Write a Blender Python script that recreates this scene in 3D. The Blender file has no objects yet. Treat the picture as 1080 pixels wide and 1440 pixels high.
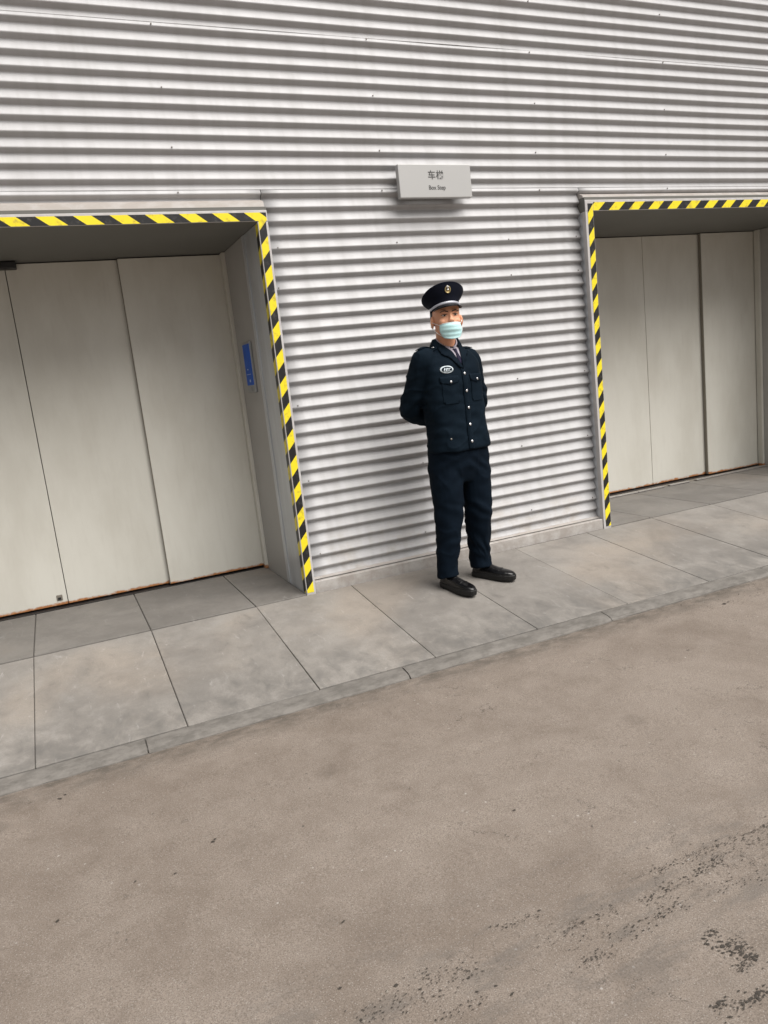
import bpy, bmesh, math, random
from mathutils import Vector, Matrix, noise
from mathutils.bvhtree import BVHTree
R = math.radians
random.seed(7)
scene = bpy.context.scene
C = scene.collection

# ------------------------------------------------------------ camera
cam_d = bpy.data.cameras.new('camera'); cam = bpy.data.objects.new('camera', cam_d); C.objects.link(cam)
yaw = Matrix.Rotation(-0.40034, 4, 'Z'); pit = Matrix.Rotation(-0.1780, 4, 'X'); rol = Matrix.Rotation(0.11118, 4, 'Y')
cam.matrix_world = Matrix.Translation((0, -4.425, 1.29)) @ yaw @ pit @ rol @ Matrix.Rotation(R(90), 4, 'X')
cam_d.sensor_fit = 'VERTICAL'; cam_d.sensor_height = 24.0; cam_d.lens = 1058.68/1440*24
cam_d.clip_start = 0.05; cam_d.clip_end = 500
scene.camera = cam
scene.render.resolution_x = 768; scene.render.resolution_y = 1024

# ------------------------------------------------------------ sky, sun, exposure
SUN = Vector((0.30, -0.58, 0.93)).normalized()          # towards the bright part of the overcast sky
world = bpy.data.worlds.new('World'); scene.world = world; world.use_nodes = True
wn = world.node_tree.nodes; wl = world.node_tree.links
bg = wn['Background']
sky = wn.new('ShaderNodeTexSky'); sky.sky_type = 'NISHITA'; sky.sun_disc = False
sky.sun_elevation = math.asin(SUN.z); sky.sun_rotation = math.atan2(SUN.x, SUN.y)
sky.air_density = 1.0; sky.dust_density = 6.0; sky.ozone_density = 1.0
hsv = wn.new('ShaderNodeHueSaturation'); hsv.inputs['Saturation'].default_value = 0.12   # cloud cover: nearly grey
wl.new(sky.outputs[0], hsv.inputs['Color']); wl.new(hsv.outputs[0], bg.inputs['Color'])
bg.inputs['Strength'].default_value = 0.05
sun_d = bpy.data.lights.new('sun', 'SUN'); sun_d.energy = 2.4; sun_d.angle = R(56); sun_d.color = (1.0, 0.955, 0.90)
sun = bpy.data.objects.new('sun', sun_d); C.objects.link(sun)
sun.rotation_euler = (-SUN).to_track_quat('-Z', 'Y').to_euler()
scene.view_settings.view_transform = 'Standard'; scene.view_settings.look = 'None'
scene.view_settings.exposure = 0.76; scene.view_settings.gamma = 1.0

# ------------------------------------------------------------ material helper
def srgb(r, g, b):
    f = lambda c: (c/255/12.92) if c/255 <= 0.04045 else ((c/255+0.055)/1.055)**2.4
    return (f(r), f(g), f(b), 1.0)
class NT:
    def __init__(self, name):
        self.m = bpy.data.materials.new(name); self.m.use_nodes = True
        self.n = self.m.node_tree.nodes; self.l = self.m.node_tree.links
        self.b = self.n['Principled BSDF']
    def node(self, t, **kw):
        x = self.n.new(t)
        for k, v in kw.items(): setattr(x, k, v)
        return x
    def put(self, sock, v):
        if hasattr(v, 'is_output'): self.l.new(v, sock)
        else: sock.default_value = v
    def pos(self):
        return self.node('ShaderNodeNewGeometry').outputs['Position']
    def obj(self):
        return self.node('ShaderNodeTexCoord').outputs['Object']
    def mapping(self, v, scale=(1, 1, 1), rot=(0, 0, 0), loc=(0, 0, 0)):
        x = self.node('ShaderNodeMapping'); self.l.new(v, x.inputs[0])
        x.inputs['Scale'].default_value = scale; x.inputs['Rotation'].default_value = rot; x.inputs['Location'].default_value = loc
        return x.outputs[0]
    def noise(self, v, scale, detail=4, rough=0.55, dist=0.0):
        x = self.node('ShaderNodeTexNoise'); self.l.new(v, x.inputs['Vector'])
        x.inputs['Scale'].default_value = scale; x.inputs['Detail'].default_value = detail
        x.inputs['Roughness'].default_value = rough; x.inputs['Distortion'].default_value = dist
        return x.outputs['Fac']
    def voronoi(self, v, scale, out='Distance', feature='F1'):
        x = self.node('ShaderNodeTexVoronoi', feature=feature); self.l.new(v, x.inputs['Vector']); x.inputs['Scale'].default_value = scale
        return x.outputs[out]
    def ramp(self, f, a, b, c0=0.0, c1=1.0):
        x = self.node('ShaderNodeMapRange', interpolation_type='SMOOTHSTEP'); self.l.new(f, x.inputs['Value'])
        x.inputs['From Min'].default_value = a; x.inputs['From Max'].default_value = b
        x.inputs['To Min'].default_value = c0; x.inputs['To Max'].default_value = c1
        return x.outputs[0]
    def math(self, op, a, b=0.0):
        x = self.node('ShaderNodeMath', operation=op); self.put(x.inputs[0], a); self.put(x.inputs[1], b); return x.outputs[0]
    def mix(self, f, a, b, mode='MIX'):
        x = self.node('ShaderNodeMix', data_type='RGBA', blend_type=mode)
        self.put(x.inputs['Factor'], f); self.put(x.inputs['A'], a); self.put(x.inputs['B'], b); return x.outputs['Result']
    def sep(self, v):
        x = self.node('ShaderNodeSeparateXYZ'); self.l.new(v, x.inputs[0]); return x.outputs
    def rnd(self):
        return self.node('ShaderNodeObjectInfo').outputs['Random']
    def bump(self, h, strength=0.3, dist=0.01):
        x = self.node('ShaderNodeBump'); self.l.new(h, x.inputs['Height'])
        x.inputs['Strength'].default_value = strength; x.inputs['Distance'].default_value = dist
        self.l.new(x.outputs[0], self.b.inputs['Normal'])
    def set(self, color=None, rough=None, metal=None, spec=None):
        if color is not None: self.put(self.b.inputs['Base Color'], color)
        if rough is not None: self.put(self.b.inputs['Roughness'], rough)
        if metal is not None: self.put(self.b.inputs['Metallic'], metal)
        if spec is not None: self.put(self.b.inputs['Specular IOR Level'], spec)
        return self.m
M = {}
def simple(name, col, rough=0.6, metal=0.0, var=0.12, scale=20, spec=0.5, bump=0.0):
    t = NT(name); n = t.noise(t.pos(), scale, 5)
    dark = tuple(c*(1-var) for c in col[:3])+(1,); light = tuple(min(1, c*(1+var)) for c in col[:3])+(1,)
    t.set(t.mix(n, dark, light), rough, metal, spec)
    if bump: t.bump(t.noise(t.pos(), scale*6, 3), bump, 0.002)
    M[name] = t.m; return t.m

# corrugated steel cladding, painted pale silver grey, rain streaks and dust
t = NT('cladding'); p = t.pos()
streak = t.noise(t.mapping(p, (5, 1, 0.35)), 3.0, 6, 0.6)
fine = t.noise(t.mapping(p, (0.6, 8, 18)), 9.0, 4)
col = t.mix(t.ramp(streak, 0.35, 0.75), (0.445, 0.444, 0.452, 1), (0.408, 0.405, 0.409, 1))
col = t.mix(t.ramp(fine, 0.55, 0.75, 0, 0.22), col, (0.50, 0.48, 0.47, 1))
z = t.sep(p)[2]
low = t.ramp(z, 0.08, 0.55, 1.0, 0.0)
dirt = t.math('MULTIPLY', low, t.ramp(t.noise(p, 7, 6, 0.65), 0.42, 0.7))
col = t.mix(t.math('MULTIPLY', dirt, 0.45), col, srgb(150, 138, 122))
t.set(col, t.ramp(streak, 0.3, 0.7, 0.44, 0.56), 0.08, 0.32)
M['cladding'] = t.m
t = NT('flashing'); p = t.pos()
n = t.noise(t.mapping(p, (3, 1, 5)), 4, 6, 0.6)
col = t.mix(t.ramp(n, 0.4, 0.7), (0.40, 0.365, 0.335, 1), (0.46, 0.435, 0.415, 1))
rust = t.ramp(t.noise(t.mapping(p, (1, 1, 6)), 6, 7, 0.7), 0.60, 0.78, 0, 0.45)
t.set(t.mix(rust, col, srgb(150, 105, 75)), 0.5, 0.1); M['flashing'] = t.m
simple('screw_steel', (0.24, 0.22, 0.20, 1), 0.5, 0.6)
simple('backing', (0.10, 0.10, 0.10, 1), 0.9)
# plinth concrete
t = NT('plinth'); p = t.pos()
n = t.noise(p, 9, 8, 0.65); col = t.mix(t.ramp(n, 0.35, 0.68), (0.33, 0.30, 0.275, 1), (0.46, 0.44, 0.42, 1))
t.set(col, 0.85); t.bump(t.noise(p, 90, 4), 0.25, 0.004); M['plinth'] = t.m
# lift steel
t = NT('brushed_steel'); p = t.pos()
n = t.noise(t.mapping(p, (1, 1, 0.05)), 60, 4); n2 = t.noise(t.mapping(p, (1, 1.6, 0.5)), 3.2, 6, 0.6)
col = t.mix(t.ramp(n2, 0.35, 0.7), (0.54, 0.565, 0.595, 1), (0.66, 0.685, 0.715, 1))
t.set(t.mix(t.ramp(n, 0.3, 0.7, 0, 0.3), col, (0.42, 0.43, 0.44, 1)), t.ramp(n2, 0.3, 0.7, 0.30, 0.46), 0.45); M['brushed_steel'] = t.m
t = NT('frame_paint'); p = t.pos()
n = t.noise(t.mapping(p, (1, 1, 0.3)), 14, 6, 0.6)
t.set(t.mix(t.ramp(n, 0.4, 0.7), (0.50, 0.48, 0.47, 1), (0.58, 0.57, 0.57, 1)), 0.5, 0.1); M['frame_paint'] = t.m
simple('reveal_paint', (0.40, 0.39, 0.375, 1), 0.5, 0.1, 0.08, 4)
simple('soffit_paint', (0.14, 0.138, 0.125, 1), 0.6, 0.0, 0.08, 3)  # soffit colour kept dark to cut light bounced onto the door tops
# door leaves: warm grey paint, faint stains, rust on the bottom hem and pinholes
t = NT('door_paint'); p = t.pos(); z = t.sep(p)[2]
n = t.noise(t.mapping(p, (1.2, 1, 0.5)), 2.2, 6, 0.6); n2 = t.noise(t.mapping(p, (9, 1, 0.8)), 4, 5, 0.6)
col = t.mix(t.ramp(n, 0.35, 0.7), srgb(211, 209, 200), srgb(199, 196, 186))
col = t.mix(t.ramp(n2, 0.5, 0.8, 0, 0.12), col, srgb(165, 157, 146))
sc = t.noise(t.mapping(p, (1, 1, 1)), 26, 7, 0.7)
col = t.mix(t.ramp(sc, 0.70, 0.76, 0, 0.35), col, srgb(120, 105, 88))
edge = t.math('ADD', t.ramp(z, 0.010, 0.075, 0.60, 0.0), t.math('MULTIPLY', t.noise(t.mapping(p, (1.6, 1, 2.5)), 6, 8, 0.72), 0.75))
rust = t.ramp(edge, 0.79, 0.95)
rc = t.mix(t.noise(p, 70, 5), srgb(120, 66, 28), srgb(196, 128, 62))
col = t.mix(t.math('MULTIPLY', rust, t.ramp(z, 0.03, 0.13, 0.95, 0.0)), col, rc)
t.set(col, t.mix(rust, (0.38,)*3+(1,), (0.85,)*3+(1,)), 0.0, 0.5)
t.bump(t.noise(t.mapping(p, (1, 1, 0.6)), 3.0, 2), 0.12, 0.01); M['door_paint'] = t.m
simple('door_edge', srgb(128, 122, 112), 0.5, 0.1)
simple('rubber', (0.012, 0.012, 0.013, 1), 0.5)
simple('sill_metal', (0.36, 0.34, 0.32, 1), 0.45, 0.5, 0.3, 25)
# hazard tape
t = NT('tape_yellow'); p = t.pos(); n = t.noise(p, 24, 6, 0.65)
t.set(t.mix(t.ramp(n, 0.50, 0.72), srgb(240, 220, 40), srgb(188, 168, 62)), 0.38); M['tape_yellow'] = t.m
t = NT('tape_black'); n = t.noise(t.pos(), 30, 6, 0.65)
t.set(t.mix(t.ramp(n, 0.5, 0.75), (0.010, 0.010, 0.011, 1), (0.060, 0.057, 0.052, 1)), 0.4); M['tape_black'] = t.m
# call panel
simple('panel_blue', srgb(0, 84, 190), 0.4, 0, 0.25, 18, 0.15); simple('panel_white', srgb(175, 195, 225), 0.4)
simple('panel_frame', (0.34, 0.35, 0.36, 1), 0.35, 0.7)
# sign
simple('sign_face', (0.45, 0.45, 0.445, 1), 0.45, 0.15, 0.03, 5); simple('sign_ink', (0.07, 0.07, 0.07, 1), 0.6)
# concrete slabs
def slab_mat(name, k):
    t = NT(name); p = t.pos(); r = t.rnd()
    big = t.noise(p, 1.9, 9, 0.70, 0.3); mid = t.noise(t.mapping(p, (1.2, 0.8, 1)), 7.5, 9, 0.74, 0.4); grit = t.noise(p, 160, 3, 0.6)
    col = t.mix(t.ramp(big, 0.36, 0.66), (0.245, 0.226, 0.205, 1), (0.345, 0.320, 0.290, 1))
    col = t.mix(t.ramp(mid, 0.50, 0.72, 0, 0.55), col, (0.370, 0.352, 0.330, 1))
    col = t.mix(t.ramp(mid, 0.47, 0.30, 0, 0.55), col, (0.170, 0.158, 0.145, 1))
    scuff = t.noise(t.mapping(p, (9, 2.2, 1), (0, 0, R(28))), 2.6, 8, 0.7, 0.8)
    col = t.mix(t.ramp(scuff, 0.60, 0.72, 0, 0.75), col, (0.46, 0.44, 0.42, 1))
    yy = t.sep(p)[1]
    damp = t.math('MULTIPLY', t.ramp(yy, -0.60, -1.16), t.ramp(mid, 0.62, 0.38))
    col = t.mix(t.math('MULTIPLY', damp, 0.5), col, (0.13, 0.128, 0.122, 1))
    warm = t.ramp(t.noise(p, 0.9, 4), 0.5, 0.68, 0, 0.5)
    col = t.mix(warm, col, t.mix(1.0, col, (1.10, 0.99, 0.88, 1), 'MULTIPLY'))
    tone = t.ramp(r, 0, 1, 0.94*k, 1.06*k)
    hs = t.node('ShaderNodeHueSaturation'); t.l.new(col, hs.inputs['Color']); t.l.new(tone, hs.inputs['Value'])
    col = t.mix(t.ramp(grit, 0.35, 0.65, 0.0, 0.25), hs.outputs[0], (0.15, 0.145, 0.14, 1))
    t.set(col, t.ramp(mid, 0.3, 0.7, 0.62, 0.85))
    t.bump(t.math('ADD', t.math('MULTIPLY', grit, 0.35), t.noise(p, 34, 5, 0.6)), 0.22, 0.004); M[name] = t.m
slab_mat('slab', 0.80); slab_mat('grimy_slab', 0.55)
# kerb strip: same concrete, dirtier
t = NT('kerb'); p = t.pos(); n = t.noise(t.mapping(p, (1, 2, 2)), 11, 8, 0.68, 0.1); grit = t.noise(p, 150, 3)
col = t.mix(t.ramp(n, 0.36, 0.66), (0.120, 0.111, 0.100, 1), (0.185, 0.172, 0.157, 1))
col = t.mix(t.ramp(t.noise(p, 3, 6, 0.7), 0.55, 0.7, 0, 0.45), col, (0.24, 0.222, 0.203, 1))
t.set(col, 0.85); t.bump(t.math('ADD', grit, t.noise(p, 40, 5)), 0.3, 0.005); M['kerb'] = t.m
simple('joint_fill', (0.085, 0.078, 0.070, 1), 0.95, 0, 0.4, 60)
# road: worn brownish concrete asphalt
t = NT('road'); p = t.pos()
big = t.noise(p, 1.1, 8, 0.66, 0.7); mid = t.noise(p, 6.0, 8, 0.72, 0.4); agg = t.noise(p, 260, 3, 0.7); agg2 = t.voronoi(p, 130)
col = t.mix(t.ramp(big, 0.35, 0.68), (0.198, 0.162, 0.134, 1), (0.270, 0.228, 0.194, 1))
col = t.mix(t.ramp(mid, 0.40, 0.70, 0, 0.32), col, (0.345, 0.300, 0.262, 1))
col = t.mix(t.ramp(mid, 0.45, 0.27, 0, 0.45), col, (0.145, 0.117, 0.095, 1))
col = t.mix(t.ramp(agg, 0.42, 0.66, 0, 0.75), col, (0.105, 0.086, 0.070, 1))
col = t.mix(t.ramp(agg2, 0.28, 0.10, 0, 0.5), col, (0.40, 0.375, 0.35, 1))
pit_ = t.voronoi(p, 9.0); 
col = t.mix(t.math('MULTIPLY', t.ramp(pit_, 0.07, 0.03, 0, 0.8), t.ramp(t.noise(p, 2.1, 3), 0.5, 0.62)), col, (0.05, 0.045, 0.04, 1))
fleck = t.voronoi(t.mapping(p, (1, 1, 1), (0, 0, 0), (3.3, 1.7, 0)), 24.0)
col = t.mix(t.math('MULTIPLY', t.ramp(fleck, 0.12, 0.06, 0, 0.6), t.ramp(t.noise(p, 3.7, 3), 0.52, 0.66)), col, (0.48, 0.46, 0.44, 1))
yy = t.sep(p)[1]
trk = t.math('MULTIPLY', t.ramp(t.math('ABSOLUTE', t.math('ADD', yy, 3.0)), 0.42, 0.05), t.ramp(t.noise(t.mapping(p, (1.2, 4, 1)), 3.4, 6, 0.7), 0.46, 0.66, 0, 0.5))
col = t.mix(trk, col, (0.115, 0.104, 0.094, 1))
kd = t.math('MULTIPLY', t.ramp(yy, -1.46, -1.25), t.ramp(t.noise(t.mapping(p, (1, 2, 1)), 9, 7, 0.7), 0.35, 0.65, 0.1, 0.85))
col = t.mix(kd, col, (0.085, 0.074, 0.062, 1))
wn1 = t.noise(p, 2.4, 6, 0.7, 1.2); crk = t.ramp(t.math('ABSOLUTE', t.math('SUBTRACT', t.noise(p, 1.3, 9, 0.62, 0.3), 0.5)), 0.0025, 0.0008, 0, 0.7)
col = t.mix(t.math('MULTIPLY', crk, t.ramp(wn1, 0.54, 0.60)), col, (0.05, 0.042, 0.036, 1))
spt = t.voronoi(p, 3.1); sn = t.noise(p, 14, 6, 0.7)
col = t.mix(t.math('MULTIPLY', t.ramp(t.math('ADD', spt, t.math('MULTIPLY', sn, 0.35)), 0.36, 0.26, 0, 0.40), t.ramp(t.noise(p, 1.9, 3), 0.48, 0.6)), col, (0.10, 0.082, 0.066, 1))
t.set(col, 0.82, 0, 0.4)
t.bump(t.math('ADD', t.math('MULTIPLY', agg, 0.5), t.noise(p, 60, 5, 0.65)), 0.28, 0.005); M['road'] = t.m
simple('grit', (0.20, 0.175, 0.15, 1), 0.9, 0, 0.7, 40)
simple('tar', (0.048, 0.041, 0.034, 1), 0.6, 0, 0.4, 80)
# person
def fabric(name, c0, c1, rough=0.85):
    t = NT(name); o = t.obj(); n = t.noise(o, 5, 5, 0.6); w = t.noise(t.mapping(o, (1, 1, 1)), 420, 2)
    t.set(t.mix(t.ramp(n, 0.35, 0.7), c0, c1), rough, 0, 0.10); t.bump(w, 0.15, 0.002)
    t.b.inputs['Sheen Weight'].default_value = 0.0; t.b.inputs['Sheen Roughness'].default_value = 0.5
    M[name] = t.m
fabric('jacket_cloth', (0.0024, 0.0070, 0.0130, 1), (0.0044, 0.0105, 0.0180, 1))
fabric('trouser_cloth', (0.0018, 0.0054, 0.0112, 1), (0.0034, 0.0084, 0.0160, 1))
fabric('cap_cloth', (0.0045, 0.0058, 0.0120, 1), (0.0075, 0.0090, 0.0165, 1))
fabric('shirt_cloth', (0.36, 0.33, 0.38, 1), (0.42, 0.39, 0.44, 1), 0.8)
fabric('tie_cloth', (0.014, 0.012, 0.030, 1), (0.020, 0.017, 0.042, 1), 0.55)
t = NT('skin'); o = t.obj(); n = t.noise(o, 26, 5)
t.set(t.mix(n, (0.68, 0.320, 0.190, 1), (0.80, 0.425, 0.270, 1)), 0.5, 0, 0.4)
t.b.inputs['Subsurface Weight'].default_value = 0.08; t.b.inputs['Subsurface Radius'].default_value = (0.01, 0.004, 0.002); M['skin'] = t.m
simple('hair', (0.008, 0.007, 0.006, 1), 0.6, 0, 0.4, 90)
simple('eye_dark', (0.012, 0.009, 0.008, 1), 0.2); simple('eye_white', (0.55, 0.52, 0.48, 1), 0.3)
simple('lip', (0.40, 0.15, 0.12, 1), 0.5)
t = NT('mask_cloth'); o = t.obj()
t.set(t.mix(t.noise(o, 30, 3), (0.50, 0.80, 0.82, 1), (0.60, 0.87, 0.88, 1)), 0.8, 0, 0.2); M['mask_cloth'] = t.m
simple('mask_white', (0.75, 0.78, 0.78, 1), 0.8)
simple('leather', (0.0035, 0.0035, 0.0042, 1), 0.24, 0, 0.3, 40, 0.5, 0.1)
simple('sole', (0.005, 0.005, 0.005, 1), 0.6)
simple('silver', (0.72, 0.72, 0.74, 1), 0.28, 0.9, 0.05); simple('braid', (0.48, 0.49, 0.55, 1), 0.45, 0.3, 0.15, 300)
simple('gold', (0.55, 0.44, 0.22, 1), 0.35, 0.8); simple('patch_white', (0.55, 0.62, 0.66, 1), 0.7); simple('visor', (0.004, 0.004, 0.005, 1), 0.32, 0, 0.1, 20, 0.15)

# ------------------------------------------------------------ mesh helpers
def mesh(name, verts, faces, mat, parent=None, smooth=False, mats=None, mi=None):
    me = bpy.data.meshes.new(name); me.from_pydata([tuple(v) for v in verts], [], faces)
    for m in (mats or [mat]): me.materials.append(M[m])
    if mi: me.polygons.foreach_set('material_index', mi)
    if smooth: me.polygons.foreach_set('use_smooth', [True]*len(me.polygons))
    bm = bmesh.new(); bm.from_mesh(me); bmesh.ops.recalc_face_normals(bm, faces=bm.faces); bm.to_mesh(me); bm.free()
    o = bpy.data.objects.new(name, me); C.objects.link(o); o.parent = parent
    return o
def from_bm(name, bm, mat, parent=None, smooth=False):
    me = bpy.data.meshes.new(name); bm.to_mesh(me); bm.free(); me.materials.append(M[mat])
    if smooth: me.polygons.foreach_set('use_smooth', [True]*len(me.polygons))
    o = bpy.data.objects.new(name, me); C.objects.link(o); o.parent = parent; return o
def box_bm(x0, x1, y0, y1, z0, z1, bev=0.0, seg=1):
    bm = bmesh.new(); bmesh.ops.create_cube(bm, size=1)
    bmesh.ops.scale(bm, vec=(x1-x0, y1-y0, z1-z0), verts=bm.verts)
    bmesh.ops.translate(bm, vec=((x0+x1)/2, (y0+y1)/2, (z0+z1)/2), verts=bm.verts)
    if bev: bmesh.ops.bevel(bm, geom=list(bm.edges), offset=bev, segments=seg, affect='EDGES', profile=0.5)
    return bm
def box(name, x0, x1, y0, y1, z0, z1, mat, parent=None, bev=0.0, seg=1):
    return from_bm(name, box_bm(x0, x1, y0, y1, z0, z1, bev, seg), mat, parent)
def empty(name, loc=(0, 0, 0), rz=0.0):
    o = bpy.data.objects.new(name, None); C.objects.link(o); o.location = loc; o.rotation_euler = (0, 0, rz); return o
def tag(o, label=None, cat=None, group=None, kind=None):
    if label: o['label'] = label
    if cat: o['category'] = cat
    if group: o['group'] = group
    if kind: o['kind'] = kind
    return o
def loft(rings, cap=True):
    """rings: list of equal-length point lists -> closed verts, faces"""
    n = len(rings[0]); V = [Vector(q) for r in rings for q in r]; F = []
    for i in range(len(rings)-1):
        for j in range(n):
            a = i*n+j; b = i*n+(j+1) % n; F.append((a, b, b+n, a+n))
    if cap:
        for i in (0, len(rings)-1):
            c = sum((Vector(q) for q in rings[i]), Vector())/n; V.append(c); k = len(V)-1
            for j in range(n): F.append((i*n+j, i*n+(j+1) % n, k))
    return V, F
def sring(cx, cy, z, a, b, ex=2.0, rz=0.0, n=32, tilt=0.0):
    out = []
    for j in range(n):
        t_ = 2*math.pi*j/n; c, s = math.cos(t_), math.sin(t_)
        x = a*math.copysign(abs(c)**(2/ex), c); y = b*math.copysign(abs(s)**(2/ex), s)
        out.append(Vector((cx+x*math.cos(rz)-y*math.sin(rz), cy+x*math.sin(rz)+y*math.cos(rz), z+tilt*y)))
    return out
def tube(path, n=14, sq=1.0, up=Vector((0, 1, 0))):
    """path: list of (point, radius)"""
    P = [Vector(q[0]) for q in path]; rings = []
    for i, (q, r) in enumerate(path):
        d = (P[min(i+1, len(P)-1)]-P[max(i-1, 0)]).normalized()
        u = d.cross(up); u = u.normalized() if u.length > 1e-4 else d.orthogonal().normalized(); v = d.cross(u)
        rings.append([P[i]+u*r*math.cos(2*math.pi*k/n)+v*r*sq*math.sin(2*math.pi*k/n) for k in range(n)])
    return loft(rings)
def smooth_path(path, sub=5):
    """Catmull-Rom through (point, radius) pairs"""
    out = []; Q = [(Vector(a), r) for a, r in path]
    for i in range(len(Q)-1):
        p0, p1, p2, p3 = Q[max(i-1, 0)], Q[i], Q[i+1], Q[min(i+2, len(Q)-1)]
        for k in range(sub):
            s = k/sub
            f = lambda a, b, c, d: 0.5*((2*b)+(c-a)*s+(2*a-5*b+4*c-d)*s*s+(3*b-a-3*c+d)*s**3)
            out.append((f(p0[0], p1[0], p2[0], p3[0]), f(p0[1], p1[1], p2[1], p3[1])))
    out.append(Q[-1]); return out
def ellipsoid(c, r, n=16, m=10, rot=None):
    rings = []
    for i in range(1, m):
        ph = math.pi*i/m-math.pi/2; rings.append([Vector((r[0]*math.cos(ph)*math.cos(2*math.pi*j/n), r[1]*math.cos(ph)*math.sin(2*math.pi*j/n), r[2]*math.sin(ph))) for j in range(n)])
    rings.insert(0, [Vector((0, 0, -r[2]))+0.02*q for q in rings[0]]); rings.append([Vector((0, 0, r[2]))+0.02*q for q in rings[-1]])
    if rot: rings = [[rot @ q for q in g] for g in rings]
    return loft([[q+Vector(c) for q in g] for g in rings])
def join(parts):
    V, F = [], []
    for v, f in parts:
        o = len(V); V += v; F += [tuple(i+o for i in g) for g in f]
    return V, F
def fuse(name, parts, voxel, mat, parent, smooth_it=6, fac=0.5, disp=None, extra=None):
    """voxel union of closed parts -> one continuous smooth mesh"""
    V, F = join(parts); o = mesh('tmp', V, F, mat)
    md = o.modifiers.new('r', 'REMESH'); md.mode = 'VOXEL'; md.voxel_size = voxel
    if smooth_it:
        sm = o.modifiers.new('s', 'SMOOTH'); sm.iterations = smooth_it; sm.factor = fac
    dg = bpy.context.evaluated_depsgraph_get()
    me = bpy.data.meshes.new_from_object(o.evaluated_get(dg)); bpy.data.objects.remove(o)
    if disp:
        nn = [v.normal.copy() for v in me.vertices]
        for v, q in zip(me.vertices, nn): v.co = disp(v.co.copy(), q)
    if extra:
        bm = bmesh.new(); bm.from_mesh(me)
        for v, f in extra:
            vs = [bm.verts.new(q) for q in v]
            for g in f: bm.faces.new([vs[i] for i in g])
        bmesh.ops.recalc_face_normals(bm, faces=bm.faces); bm.to_mesh(me); bm.free()
    me.materials.clear(); me.materials.append(M[mat])
    me.polygons.foreach_set('use_smooth', [True]*len(me.polygons))
    ob = bpy.data.objects.new(name, me); C.objects.link(ob); ob.parent = parent; return ob

# ============================================================ ROAD AND PAVEMENT
SL = 0.12; ANG = math.atan(SL)
KY0, KY1 = -1.247, -1.155            # kerb strip
def road_z(y): return -0.172+0.02*(max(y, -6)+1.25)
xs = [-60, -12, -6, -3, -1, 0, 1, 2, 3, 4, 5, 6, 8, 12, 60]; ys = [-70, -20, -6, -5, -4, -3.4, -2.9, -2.4, -1.9, -1.5, -1.2]
V = [(x, y, road_z(y)+(0.006*noise.noise((x*.7, y*.7, 1)) if -6 < y < -1.4 else 0)) for y in ys for x in xs]
F = [(j*len(xs)+i, j*len(xs)+i+1, (j+1)*len(xs)+i+1, (j+1)*len(xs)+i) for j in range(len(ys)-1) for i in range(len(xs)-1)]
road = mesh('road', V, F, 'road', smooth=True); tag(road, kind='structure')
# tar flecks and tyre-track crumbs lying on the road
fl_v, fl_f = [], []
def fleck(x, y, rx, ry, a):
    n = random.randint(6, 10); o = len(fl_v); z = road_z(y)+0.006*noise.noise((x*.7, y*.7, 1))+0.0035
    for k in range(n):
        t_ = 2*math.pi*k/n; r = random.uniform(0.55, 1.25)
        u, v = rx*r*math.cos(t_), ry*r*math.sin(t_)
        xx, yy = x+u*math.cos(a)-v*math.sin(a), y+u*math.sin(a)+v*math.cos(a)
        fl_v.append((xx, yy, z)); 
    fl_f.append(tuple(range(o, o+n)))
rs = random.Random(3)
segs = [((.42, -2.92), (.76, -2.93), 60, .022, .0065), ((.84, -2.84), (1.0, -2.85), 16, .008, .006), ((1.01, -2.94), (1.18, -2.94), 26, .010, .0065), ((1.25, -2.965), (1.57, -2.95), 60, .009, .0065),
        ((1.36, -2.885), (1.81, -2.91), 75, .012, .0065), ((1.15, -3.04), (1.38, -3.01), 34, .014, .007), ((1.15, -3.30), (1.34, -3.345), 26, .010, .011), ((.60, -2.88), (.72, -2.90), 16, .010, .005),
        ((.58, -3.02), (.72, -3.02), 16, .012, .006), ((1.5, -2.93), (1.8, -2.955), 40, .012, .006), ((1.42, -3.01), (1.62, -3.06), 18, .02, .006), ((1.29, -3.16), (1.36, -3.24), 16, .020, .014),
        ((.9, -2.93), (1.2, -3.04), 26, .03, .006), ((.4, -2.9), (1.9, -2.93), 60, .07, .0038), ((1.8, -2.9), (3.4, -2.93), 150, .03, .006), ((1.6, -3.0), (3.4, -3.04), 120, .03, .006), ((1.35, -3.33), (2.6, -3.4), 60, .03, .008)]
for (a, b, n, sp, r) in segs:
    for k in range(int(n*3.4)):
        s = rs.random(); q = r*rs.uniform(0.07, 0.36)*(1.5 if rs.random() < .12 else 1)
        fleck(a[0]+(b[0]-a[0])*s+rs.gauss(0, sp*.4), a[1]+(b[1]-a[1])*s+rs.gauss(0, sp), q*rs.uniform(1, 2.0), q*rs.uniform(.6, 1.0), rs.uniform(-.5, .5))
for (x, y, r) in [(-.21, -1.41, .013), (-.19, -1.39, .007), (.26, -2.02, .011), (.27, -2.01, .007), (.67, -1.79, .006), (.1, -1.73, .006), (1.2, -2.42, .009), (.51, -2.6, .009), (.42, -2.81, .008), (-.23, -2.15, .010), (.12, -2.12, .008), (0, -2.09, .008), (.78, -3.04, .009), (.76, -3.0, .007), (3.27, -1.43, .02), (3.31, -1.42, .012), (2.64, -1.78, .011), ]:
    fleck(x, y, r*.8, r*.42, random.uniform(-.6, .6))
for (x, y, n, sx_, sy_) in ((1.34, -3.20, 100, .020, .014), (1.31, -3.25, 60, .014, .008), (1.33, -3.14, 40, .012, .008), (1.24, -3.33, 60, .05, .008), (1.02, -3.05, 50, .03, .012)):
    for k in range(n): fleck(x+rs.gauss(0, sx_), y+rs.gauss(0, sy_), rs.uniform(.001, .0036), rs.uniform(.0007, .0022), rs.uniform(-1, 1))
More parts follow.
